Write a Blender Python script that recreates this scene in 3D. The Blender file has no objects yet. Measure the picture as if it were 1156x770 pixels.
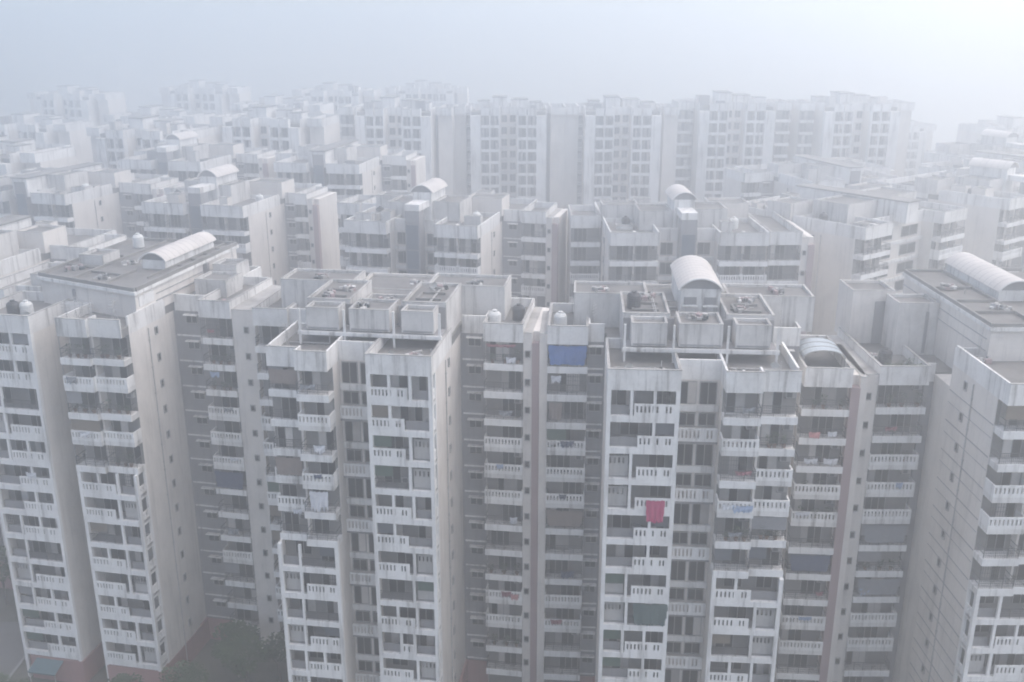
import bpy, bmesh, math, random
from math import radians as R, sin, cos, pi
rnd = random.Random(7)
S = bpy.context.scene
C = S.collection

# ------------------------------------------------------------------ materials
MATS = {}
def _nodes(name):
    m = bpy.data.materials.new(name); m.use_nodes = True
    nt = m.node_tree; b = nt.nodes['Principled BSDF']
    MATS[name] = m
    return m, nt, b

def plaster(name, col, dirt, stain=.5, streak=.5, rough=.9, vary=0.0):
    """painted render: blotches and rain streaks over one paint colour"""
    m, nt, b = _nodes(name)
    N, L = nt.nodes, nt.links
    g = N.new('ShaderNodeNewGeometry')
    def noise(scale, vec, detail=4):
        mp = N.new('ShaderNodeMapping'); mp.inputs['Scale'].default_value = vec
        L.new(g.outputs['Position'], mp.inputs['Vector'])
        n = N.new('ShaderNodeTexNoise'); n.inputs['Scale'].default_value = scale
        n.inputs['Detail'].default_value = detail; n.inputs['Roughness'].default_value = .62
        L.new(mp.outputs[0], n.inputs['Vector']); return n
    def ramp(src, a, c):
        r = N.new('ShaderNodeMapRange'); r.inputs['From Min'].default_value = a; r.inputs['From Max'].default_value = c
        r.clamp = True; L.new(src, r.inputs['Value']); return r.outputs[0]
    n1 = noise(.35, (1, 1, .6)); n2 = noise(1.0, (1.7, 1.7, .11), 5)
    n3 = noise(4.0, (1, 1, 1), 3)
    f1 = ramp(n1.outputs['Fac'], .45, .75); f2 = ramp(n2.outputs['Fac'], .52, .72)
    def mul(a, k):
        x = N.new('ShaderNodeMath'); x.operation = 'MULTIPLY'; L.new(a, x.inputs[0]); x.inputs[1].default_value = k; return x.outputs[0]
    ad = N.new('ShaderNodeMath'); ad.operation = 'ADD'; ad.use_clamp = True
    L.new(mul(f1, stain), ad.inputs[0]); L.new(mul(f2, streak), ad.inputs[1])
    ad2 = N.new('ShaderNodeMath'); ad2.operation = 'ADD'; ad2.use_clamp = True
    L.new(ad.outputs[0], ad2.inputs[0]); L.new(mul(ramp(n3.outputs['Fac'], .4, .8), .15), ad2.inputs[1])
    mx = N.new('ShaderNodeMix'); mx.data_type = 'RGBA'
    mx.inputs[6].default_value = (*col, 1); mx.inputs[7].default_value = (*dirt, 1)
    L.new(ad2.outputs[0], mx.inputs[0])
    out = mx.outputs[2]
    if vary:
        oi = N.new('ShaderNodeObjectInfo')
        hs = N.new('ShaderNodeHueSaturation')
        L.new(out, hs.inputs['Color'])
        mr = N.new('ShaderNodeMapRange'); mr.inputs['To Min'].default_value = 1 - vary; mr.inputs['To Max'].default_value = 1 + vary * .4
        L.new(oi.outputs['Random'], mr.inputs['Value']); L.new(mr.outputs[0], hs.inputs['Value'])
        out = hs.outputs[0]
    L.new(out, b.inputs['Base Color'])
    b.inputs['Roughness'].default_value = rough
    b.inputs['Specular IOR Level'].default_value = .2
    return m

def plain(name, col, rough=.7, metal=0, vary=0):
    m, nt, b = _nodes(name)
    b.inputs['Roughness'].default_value = rough; b.inputs['Metallic'].default_value = metal
    N, L = nt.nodes, nt.links
    n = N.new('ShaderNodeTexNoise'); n.inputs['Scale'].default_value = 2.5; n.inputs['Detail'].default_value = 3
    g = N.new('ShaderNodeNewGeometry'); L.new(g.outputs['Position'], n.inputs['Vector'])
    mx = N.new('ShaderNodeMix'); mx.data_type = 'RGBA'
    mx.inputs[6].default_value = (*[c * .8 for c in col], 1); mx.inputs[7].default_value = (*[min(1, c * 1.15) for c in col], 1)
    L.new(n.outputs['Fac'], mx.inputs[0]); out = mx.outputs[2]
    if vary:
        oi = N.new('ShaderNodeObjectInfo'); hs = N.new('ShaderNodeHueSaturation'); L.new(out, hs.inputs['Color'])
        mr = N.new('ShaderNodeMapRange'); mr.inputs['To Min'].default_value = 1 - vary; mr.inputs['To Max'].default_value = 1 + vary
        L.new(oi.outputs['Random'], mr.inputs['Value']); L.new(mr.outputs[0], hs.inputs['Value']); out = hs.outputs[0]
    L.new(out, b.inputs['Base Color'])
    return m

WHITE = plaster('white_paint', (.80, .785, .76), (.24, .225, .205), .42, .8, vary=.10)
TRIM = plaster('frame_paint', (.84, .83, .81), (.30, .285, .265), .32, .65)
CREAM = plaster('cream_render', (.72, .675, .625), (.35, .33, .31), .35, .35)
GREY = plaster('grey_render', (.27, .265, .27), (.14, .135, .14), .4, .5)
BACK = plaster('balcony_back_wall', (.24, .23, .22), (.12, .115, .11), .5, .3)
PENT = plaster('weathered_roof_room_paint', (.62, .60, .575), (.24, .23, .215), .6, .8)
BACKL = plaster('screen_wall_render', (.50, .485, .465), (.26, .25, .24), .4, .4)
PINK = plaster('pink_band_paint', (.36, .27, .27), (.27, .21, .21), .3, .4)
BASE = plaster('pink_plinth_paint', (.37, .22, .21), (.24, .15, .145), .4, .4)
ROOF = plaster('roof_screed', (.19, .183, .175), (.065, .062, .06), .8, .2)
ROOFL = plaster('roof_rim_screed', (.24, .23, .22), (.09, .087, .083), .7, .2)
COPE = plaster('coping_concrete', (.42, .405, .385), (.13, .125, .12), .75, .2)
VAULT = plaster('vault_sheet', (.58, .545, .51), (.38, .35, .33), .5, .3, rough=.6)
DARK = plain('dark_opening', (.025, .037, .042), .9)
RAIL = plain('dark_rail_steel', (.09, .09, .095), .5, .3)
PIPE = plain('grey_pipe', (.42, .41, .40), .6)
CURT = plain('pale_curtain', (.5, .47, .44), .9, vary=.35)
DOORW = plain('white_door_frame', (.34, .33, .32), .6)
GLASS, nt, b = _nodes('window_glass')
b.inputs['Base Color'].default_value = (.014, .016, .020, 1); b.inputs['Roughness'].default_value = .25
b.inputs['Specular IOR Level'].default_value = .35
STAIRG = plain('stair_glazing', (.06, .085, .12), .35)
GREENL = plain('leaf_green', (.055, .085, .04), .8, vary=.35)
BARK = plain('bark', (.09, .075, .06), .9)
def _scr():
    SCREENS[:] = [plain('screen_tan', (.22, .18, .14), .9), plain('screen_green', (.07, .12, .09), .9), plain('screen_slate', (.12, .13, .15), .9), plain('screen_grey', (.26, .26, .27), .9)]
def cloth(name, col): return plain(name, col, .95)

# ------------------------------------------------------------------ mesh helpers
class MB:
    def __init__(s): s.v = []; s.f = []; s.m = []; s.mats = []
    def slot(s, m):
        if m not in s.mats: s.mats.append(m)
        return s.mats.index(m)
    def box(s, x0, x1, y0, y1, z0, z1, m):
        k = len(s.v); i = s.slot(m)
        s.v += [(x0, y0, z0), (x1, y0, z0), (x1, y1, z0), (x0, y1, z0), (x0, y0, z1), (x1, y0, z1), (x1, y1, z1), (x0, y1, z1)]
        for q in ((0, 3, 2, 1), (4, 5, 6, 7), (0, 1, 5, 4), (1, 2, 6, 5), (2, 3, 7, 6), (3, 0, 4, 7)):
            s.f.append(tuple(k + a for a in q)); s.m.append(i)
    def face(s, pts, m):
        k = len(s.v); s.v += pts; s.f.append(tuple(range(k, k + len(pts)))); s.m.append(s.slot(m))
    def tube(s, p, q, r, m, n=6, r2=None):
        from mathutils import Vector
        p, q = Vector(p), Vector(q); d = (q - p).normalized()
        u = d.orthogonal().normalized(); w = d.cross(u); k = len(s.v); r2 = r if r2 is None else r2; i = s.slot(m)
        for c, rr in ((p, r), (q, r2)):
            for a in range(n):
                t = 2 * pi * a / n; s.v.append(tuple(c + (u * cos(t) + w * sin(t)) * rr))
        for a in range(n):
            e = (a + 1) % n; s.f.append((k + a, k + e, k + n + e, k + n + a)); s.m.append(i)
        s.f.append(tuple(k + a for a in reversed(range(n)))); s.m.append(i)
        s.f.append(tuple(k + n + a for a in range(n))); s.m.append(i)
    def lathe(s, prof, m, n=16, cx=0, cy=0, cz=0):
        k = len(s.v); i = s.slot(m)
        for r, z in prof:
            for a in range(n):
                t = 2 * pi * a / n; s.v.append((cx + r * cos(t), cy + r * sin(t), cz + z))
        for j in range(len(prof) - 1):
            for a in range(n):
                e = (a + 1) % n; s.f.append((k + j * n + a, k + j * n + e, k + (j + 1) * n + e, k + (j + 1) * n + a)); s.m.append(i)
        s.f.append(tuple(k + a for a in reversed(range(n)))); s.m.append(i)
        t = k + (len(prof) - 1) * n
        s.f.append(tuple(t + a for a in range(n))); s.m.append(i)
    def mesh(s, name):
        me = bpy.data.meshes.new(name); me.from_pydata(s.v, [], s.f)
        for m in s.mats: me.materials.append(m)
        me.polygons.foreach_set('material_index', s.m); me.update()
        return me

CACHE = {}
def link(name, me, parent=None, loc=(0, 0, 0), rz=0):
    o = bpy.data.objects.new(name, me); C.objects.link(o)
    o.location = loc; o.rotation_euler = (0, 0, rz)
    if parent is not None: o.parent = parent
    return o
def part(name, key, fn, parent, loc=(0, 0, 0), rz=0):
    """a part whose mesh is shared by all equal parts"""
    if key not in CACHE:
        b = MB(); fn(b); CACHE[key] = b.mesh(name)
    return link(name, CACHE[key], parent, loc, rz)
def tag(o, label, cat, group=None, kind=None):
    if label: o['label'] = label
    if cat: o['category'] = cat
    if group: o['group'] = group
    if kind: o['kind'] = kind
    return o

# ------------------------------------------------------------------ facade pieces
def q(x): return round(x, 2)
def panel_fn(w, h=1.1, solid=.34, slots=None, TRIM=TRIM):
    """white balcony wall with a row of upright slots"""
    def fn(b):
        b.box(0, w, 0, .13, 0, solid, TRIM); b.box(0, w, 0, .13, h - .2, h, TRIM)
        zs = slots or [(0.12, w - .12)]
        x = 0
        for a, c in zs:
            if a > x: b.box(x, a, 0, .13, solid, h - .2, TRIM)
            n = max(2, int((c - a) / .33)); st = (c - a) / n
            for i in range(n): b.box(a + i * st + .16, a + (i + 1) * st, 0, .13, solid, h - .2, TRIM)
            x = c
        b.box(x, w, 0, .13, solid, h - .2, TRIM)
    return fn
def slot_panel(T, x, y, z, w, h=1.1):
    w = q(w)
    sl = [(.18, w * .62), (w * .74, w * .93)] if w > 2.6 else [(.2, w - .2)]
    return part('balcony_wall', ('pan', w, h), panel_fn(w, h, slots=sl), T, (x, y, z))
def rail_fn(w, d=0, h=1.0):
    def fn(b):
        for z in (.25, .5, .75): b.box(0, w, .03, .055, z, z + .025, RAIL)
        b.box(0, w, .02, .07, h - .05, h, RAIL)
        n = max(2, int(w / .9))
        for i in range(n + 1):
            x = min(w - .05, i * w / n); b.box(x, x + .04, .025, .065, 0, h - .05, RAIL)
        n = int(w / .16)
        for i in range(n): b.box(i * .16 + .08, i * .16 + .1, .035, .05, .05, h - .05, RAIL)
        if d:
            for x in (.02, w - .07):
                b.box(x, x + .05, .07, d, h - .05, h, RAIL); b.box(x, x + .05, .07, d, .4, .44, RAIL)
    return fn
def balcony(T, x, y, fz, w, d, solid):
    """projecting balcony: slab with white fascia, plus slotted wall or steel railing"""
    w = q(w); d = q(d)
    if solid:
        def fn(b):
            b.box(0, w, 0, d, -.5, 0, WHITE)
            p = panel_fn(w); k = len(b.v); p(b)
            b.box(0, .12, .131, d, 0.001, 1.1, TRIM); b.box(w - .12, w, .131, d, 0.001, 1.1, TRIM)
        return part('balcony', ('bs', w, d), fn, T, (x, y, fz))
    def fo(b):
        b.box(0, w, 0, d, -.62, 0, WHITE); b.box(0, w, -.04, .0, -.60, .10, TRIM); b.box(.0, w, .001, .10, .0, .10, TRIM)
    o = part('balcony', ('bo', w, d), fo, T, (x, y, fz))
    part('railing', ('rl', w, d), rail_fn(w - .1, d - .1), o, (.05, .03, .1))
    return o
def door(T, x, y, z, w, kind):
    w = q(w)
    def fn(b):
        h = 2.15 if kind != 3 else 1.5
        z0 = 0 if kind != 3 else .65
        b.box(0, w, -.06, 0, z0, z0 + h, GLASS)
        for a in (0, w - .07): b.box(a, a + .07, -.10, -.0601, z0, z0 + h, DOORW)
        b.box(.07, w - .07, -.10, -.0601, z0 + h - .08, z0 + h, DOORW)
        n = 2 if w < 2 else 3
        for i in range(1, n): b.box(i * w / n - .03, i * w / n + .03, -.095, -.0601, z0, z0 + h - .08, DOORW)
        if kind == 1: b.box(w / n + .03, w - .07, -.085, -.0601, z0 + .05, z0 + h - .1, CURT)
        if kind == 2: b.box(.07, w / n - .03, -.085, -.0601, z0 + .05, z0 + h - .1, CURT)
    return part('balcony_door', ('dr', w, kind), fn, T, (x, y, z))
def window(T, x, y, z, w, h, rz=0, ledge=False):
    """window with a projecting surround, sill and (optionally) a concrete sunshade"""
    w = q(w); h = q(h)
    def fn(b):
        b.box(-w / 2, w / 2, -.03, 0, 0, h, GLASS)
        for a in (-w / 2 - .07, w / 2): b.box(a, a + .07, -.12, 0, -.07, h + .07, DOORW)
        b.box(-w / 2, w / 2, -.12, 0, h, h + .07, DOORW); b.box(-w / 2, w / 2, -.16, 0, -.07, 0, DOORW)
        if w > .8: b.box(-.03, .03, -.08, -.031, 0, h, DOORW)
        if ledge: b.box(-w / 2 - .2, w / 2 + .2, -.55, -.001, h + .1, h + .19, WHITE)
    return part('window', ('wn', w, h, ledge), fn, T, (x, y, z), rz)
SCREENS = []
def screen(T, x, y, z, w, kind):
    w = q(w)
    def fn(b):
        if kind == 'grille':
            n = max(3, int(w / .22))
            for i in range(n + 1): b.box(min(w - .03, i * w / n), min(w - .03, i * w / n) + .03, 0, .03, 0, 1.3, RAIL)
            for zz in (0, .43, .86, 1.27): b.box(.03, w - .03, .031, .05, zz, zz + .03, RAIL)
        else:
            m = SCREENS[kind]; b.box(0, w, 0, .03, 0, 1.25, m)
            for i in range(int(w / .12)): b.box(i * .12, i * .12 + .06, -.015, -.001, 0, 1.24, m)
    return part('balcony_screen', ('sc', w, kind), fn, T, (x, y, z))
def maybe_screen(T, x, y, z, w, p=.16):
    r_ = rnd.random()
    if r_ < p: screen(T, x, y, z, w, rnd.choice(('grille', 'grille', 0, 1, 2, 3)))
def aircon(T, x, y, z, rz=0):
    def fn(b):
        b.box(-.42, .42, -.32, 0, 0, .6, DOORW); b.lathe([(.22, -.01), (.22, .0)], RAIL, 12, 0, 0, 0)
        b.box(-.3, .1, -.335, -.3201, .1, .5, RAIL)
    def fn2(b):
        b.box(-.42, .42, -.32, 0, 0, .6, DOORW); b.box(-.32, .12, -.335, -.3201, .08, .52, RAIL)
        b.box(-.46, .46, -.3, 0, -.06, -.001, RAIL)
    return part('air_conditioner', ('ac',), fn2, T, (x, y, z), rz)

# mid posts, slot walls (fractions), back walls, high slotted screens, doors
CODES = {
    'A': dict(posts=(.34, .66), wall=(.04, .62), low=(.69, .95)),
    'B': dict(posts=(.34,), wall=(.04, .56), low=(.56, .95)),
    'C': dict(posts=(.64,), wall=(.04, .56), high=(.67, .95)),
    'O': dict(posts=(.62,), rail=(.04, .60), high=(.65, .95)),
    'K': dict(posts=(.38, .60), wall=(.38, .60), low=(.62, .95), low2=(.04, .36)),
    'P': dict(posts=(.64,), rail=(.04, .62), low=(.67, .95)),
}
def frame_wing(T, fb, wb, x0, x1, y0, y1, RT, k0, k1, codes, mirror, corner, d=1.6):
    """a wing behind a white concrete grid; fb = grid mesh, wb = wall mesh"""
    W = x1 - x0; p = .36
    def X(fr): return x0 + W * (1 - fr if mirror else fr)
    def rng(a): return sorted((X(a[0]), X(a[1])))
    top = RT - 1.9 - 3 * k0; bot = RT - 4.3 - 3 * (k1 - 1) - .6
    for x in (x0, x1 - p): fb.box(x, x + p, y0, y0 + .4, bot - 3.1, top, TRIM)
    if corner:  # rear post of the open corner
        xe = x1 - .25 if corner == 'r' else x0
        fb.box(xe, xe + .25, y0 + d - .3, y0 + d - .001, bot - 3.1, top, TRIM)
    for k in range(k0, k1):
        fz = RT - 4.3 - 3 * k
        fb.box(x0 + p, x1 - p, y0 + .02, y0 + .38, fz - .58, fz, TRIM)
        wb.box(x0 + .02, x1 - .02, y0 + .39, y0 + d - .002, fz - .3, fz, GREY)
        if corner:
            xe = x1 - .22 if corner == 'r' else x0 + .02
            fb.box(xe, xe + .2, y0 + .4, y0 + d - .3, fz - .56, fz + .004, TRIM)
            part('balcony_wall', ('cw', q(d)), panel_fn(q(d - .75), .9), T, (xe + .16 if corner == 'r' else xe + .02, y0 + .42, fz), pi / 2)
        c = CODES[codes[(k - k0) % len(codes)]]
        for f in c['posts']: fb.box(X(f) - .13, X(f) + .13, y0 + .05, y0 + .3, fz, fz + 2.4, TRIM)
        if 'wall' in c:
            a, e = rng(c['wall']); slot_panel(T, a, y0 + .055 - .03, fz, e - a, 1.15)
        if 'rail' in c:
            a, e = rng(c['rail']); part('railing', ('rl', q(e - a), 0), rail_fn(q(e - a)), T, (a, y0 + .1, fz))
        if 'low' in c:
            a, e = rng(c['low']); part('low_wall', ('lw', q(e - a)), lambda b: b.box(0, e - a, 0, .12, 0, .8, GREY), T, (a, y0 + .55, fz))
        if 'low2' in c:
            a, e = rng(c['low2']); part('low_wall', ('lw', q(e - a)), lambda b: b.box(0, e - a, 0, .12, 0, .8, GREY), T, (a, y0 + .55, fz))
        if 'high' in c:
            a, e = rng(c['high']); part('balcony_wall', ('hs', q(e - a)), panel_fn(q(e - a), 1.95, 1.2, [(.1, q(e - a) - .1)], BACKL), T, (a, y0 + .7, fz))
        a, e = rng((.04, .33) if rnd.random() < .5 else (.67, .95)); maybe_screen(T, a, y0 + .45, fz + 1.15, e - a, .42)
        kd = rnd.choice((0, 1, 2, 3, 0)); door(T, x0 + W * rnd.choice((.14, .2, .3)), y0 + d - .004, fz, 1.7, kd)
        door(T, x0 + W * rnd.choice((.62, .66)), y0 + d - .004, fz, 1.5, rnd.choice((0, 1, 2, 3)))
        if rnd.random() < .3: aircon(T, x0 + W * rnd.choice((.5, .9)), y0 + d - .005, fz + rnd.choice((.1, 1.6)))
    # walls
    wb.box(x0, x1, y0 + d, y1, 0.05, top, CREAM)
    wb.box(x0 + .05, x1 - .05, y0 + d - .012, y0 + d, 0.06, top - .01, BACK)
    for side, xe in (('l', x0), ('r', x1 - .2)):
        if side != corner: wb.box(xe + (0.002 if side == 'l' else -.002), xe + .2 + (0.002 if side == 'l' else -.002), y0 + .4, y0 + d - .003, bot - 3.1, top - .002, CREAM)

def balc_wing(T, wb, cols, y0, y1, RT, k0, k1, x0, x1, d=1.5, wallmat=None, plinth=True):
    """stacked projecting balconies in one or more columns (xa, xb, setback, pattern)"""
    top = RT - 1.9 - 3 * k0; bot = 0.05 if plinth or k1 == k0 else RT - 4.3 - 3 * (k1 - 1) - .6
    wb.box(x0, x1, y0 + d, y1, bot, top, wallmat or CREAM)
    for xa, xb, sb, pat in cols:
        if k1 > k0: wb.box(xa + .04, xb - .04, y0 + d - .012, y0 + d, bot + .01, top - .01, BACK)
        for k in range(k0, k1):
            fz = RT - 4.3 - 3 * k; c = pat[(k - k0) % len(pat)]
            balcony(T, xa, y0 + sb, fz, xb - xa, d - sb - .015, c in 'sS')
            if T.location.y < 110: maybe_screen(T, xa + .06, y0 + sb + .16, fz + 1.12, (xb - xa - .12) * rnd.choice((.5, .5, 1)), .2)
            w = min(2.1, (xb - xa) * .52); xx = xa + (xb - xa) * rnd.choice((.1, .3, .42))
            door(T, xx, y0 + d - .014, fz, w, rnd.choice((0, 0, 1, 2)))
            if rnd.random() < .3: aircon(T, xb - .6, y0 + d - .016, fz + 1.55)
    for xa, xb, sb, pat in cols[:-1]:
        wb.box(xb - .1, xb + .1, y0 + max(sb, .75), y0 + d - .013, bot, top - .003, CREAM)

def roof_fn(rb, pb, x0, x1, y0, y1, RT, fascia=1.9, back=True, rim=.2, gap=None):
    """flat roof with parapets: rb = screed mesh, pb = parapet mesh"""
    rb.box(x0 + rim, x1 - rim, y0 + rim, y1 - rim, RT - fascia, RT - 1.0, ROOF)
    pb.box(x0, x1, y0, y0 + rim, RT - fascia, RT, WHITE)
    pb.box(x0, x0 + rim, y0 + rim, y1 - rim, RT - fascia, RT - .012, WHITE); pb.box(x1 - rim, x1, y0 + rim, y1 - rim, RT - fascia, RT - .012, WHITE)
    if back: pb.box(x0, x1, y1 - rim, y1, RT - fascia, RT - .006, WHITE)
    # weathered coping
    rb.box(x0 - .03, x1 + .03, y0 - .03, y0 + rim + .03, RT, RT + .06, COPE)
    rb.box(x0 - .03, x0 + rim + .03, y0 + rim + .03, y1 - rim, RT - .012, RT + .05, COPE); rb.box(x1 - rim - .03, x1 + .03, y0 + rim + .03, y1 - rim, RT - .012, RT + .05, COPE)

def vault_mesh(w, l, rise):
    b = MB(); n = 14; pts = []
    r = (w * w / 4 + rise * rise) / (2 * rise); a0 = math.asin(w / 2 / r)
    for rr in (r, r - .12):
        pts.append([(rr * sin(-a0 + 2 * a0 * i / n), rr * cos(-a0 + 2 * a0 * i / n) - r + rise) for i in range(n + 1)])
    o, i_ = pts
    for i in range(n):
        b.face([(o[i][0], 0, o[i][1]), (o[i + 1][0], 0, o[i + 1][1]), (o[i + 1][0], l, o[i + 1][1]), (o[i][0], l, o[i][1])], VAULT)
        b.face([(i_[i][0], 0, i_[i][1]), (i_[i][0], l, i_[i][1]), (i_[i + 1][0], l, i_[i + 1][1]), (i_[i + 1][0], 0, i_[i + 1][1])], VAULT)
        for y in (0, l): b.face([(o[i][0], y, o[i][1]), (i_[i][0], y, i_[i][1]), (i_[i + 1][0], y, i_[i + 1][1]), (o[i + 1][0], y, o[i + 1][1])], TRIM)
        b.face([(i_[i][0], .5, 0), (i_[i + 1][0], .5, 0), (i_[i + 1][0], .5, i_[i + 1][1]), (i_[i][0], .5, i_[i][1])], GREY)
    for j in range(1, int(l / 1.1)):   # ribs of the sheet roof
        y = j * 1.1
        for i in range(n): b.face([(o[i][0], y, o[i][1] + .012), (o[i + 1][0], y, o[i + 1][1] + .012), (o[i + 1][0], y + .06, o[i + 1][1] + .012), (o[i][0], y + .06, o[i][1] + .012)], ROOFL)
    return b
def vault(T, x, y, z, w, l, rise):
    return part('vault_roof', ('vt', q(w), q(l), q(rise)), lambda b: b.__dict__.update(vault_mesh(w, l, rise).__dict__), T, (x, y, z))

# ------------------------------------------------------------------ towers
def start(name, label, X, Y, yaw, cat='apartment tower', group=None):
    T = bpy.data.objects.new(name, None); C.objects.link(T); T.empty_display_size = 3
    T.location = (X, Y, 0); T.rotation_euler = (0, 0, R(yaw)); tag(T, label, cat, group)
    return T

def wing(T, w, fb, wb, rb, pb, RT, nf):
    x0, x1, y0, y1 = w['x0'], w['x1'], w.get('y0', 0), w['y1']
    RT = RT + w.get('dz', 0)
    kf = w.get('kf', 0)            # storeys of projecting balconies above the grid
    if kf:
        balc_wing(T, wb, w['cols'], y0, y1, RT, 0, min(kf, nf), x0, x1, d=w.get('d', 1.6), plinth=kf >= nf)
        for xa, xb, sb, pat in w['cols']:
            pb.box(xa, xb, y0 + sb, y0 + sb + .2, RT - 1.9, RT, WHITE)
            rb.box(xa - .02, xb + .02, y0 + sb - .03, y0 + sb + .22, RT, RT + .055 + .004 * sb, COPE)
            rb.box(xa + .01, xb - .01, y0 + sb + .2, y0 + w.get('d', 1.6) + .3, RT - 1.88, RT - 1.002, ROOF)
            if sb == min(c[2] for c in w['cols']):
                for xx in (xa, xb - .18): pb.box(xx + .003, xx + .177, y0 + sb + .2, y0 + w.get('d', 1.6), RT - 1.9, RT - .015, WHITE)
        # roof behind
        rb.box(x0 + .2, x1 - .2, y0 + w.get('d', 1.6) + .3, y1 - .2, RT - 1.9, RT - 1.0, ROOF)
        for xx in (x0, x1 - .2): pb.box(xx, xx + .2, y0 + w.get('d', 1.6), y1 - .2, RT - 1.9, RT - .012, WHITE)
        pb.box(x0, x1, y1 - .2, y1, RT - 1.9, RT - .3, WHITE)
    else:
        roof_fn(rb, pb, x0, x1, y0, y1, RT)
    if kf < nf:
        frame_wing(T, fb, wb, x0, x1, y0, y1 - (.004 if kf else 0), RT, kf, nf, w['codes'], w.get('mirror', False), w.get('corner'), w.get('d', 1.6))
        bot = RT - 4.3 - 3 * (nf - 1) - .6
    # drainpipes on the flank walls
    if w.get('winl') or w.get('winr'):
        for side, fl in (('l', w.get('winl')), ('r', w.get('winr'))):
            if not fl: continue
            for dy in (-1.5,):
                def dp(b):
                    s = .07; h = RT - 2.2; b.tube((0, 0, .2), (0, 0, h), .06, PIPE, 6)
                    for k in range(nf): b.box(-.09, .09, -.09, .09, h - 1.4 - 3 * k, h - 1.3 - 3 * k, PIPE)
                part('drainpipe', ('dp', q(RT), nf), dp, T, (x0 - .08 if side == 'l' else x1 + .08, y0 + fl + dy, 0))
    # small windows on the flank walls
    for side, fl in (('l', w.get('winl')), ('r', w.get('winr'))):
        if fl:
            for k in range(w.get('wk', nf)):
                z = RT - 4.3 - 3 * k + 1.0
                window(T, x0 if side == 'l' else x1, y0 + fl, z, .45, .75, -pi / 2 if side == 'l' else pi / 2)

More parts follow.
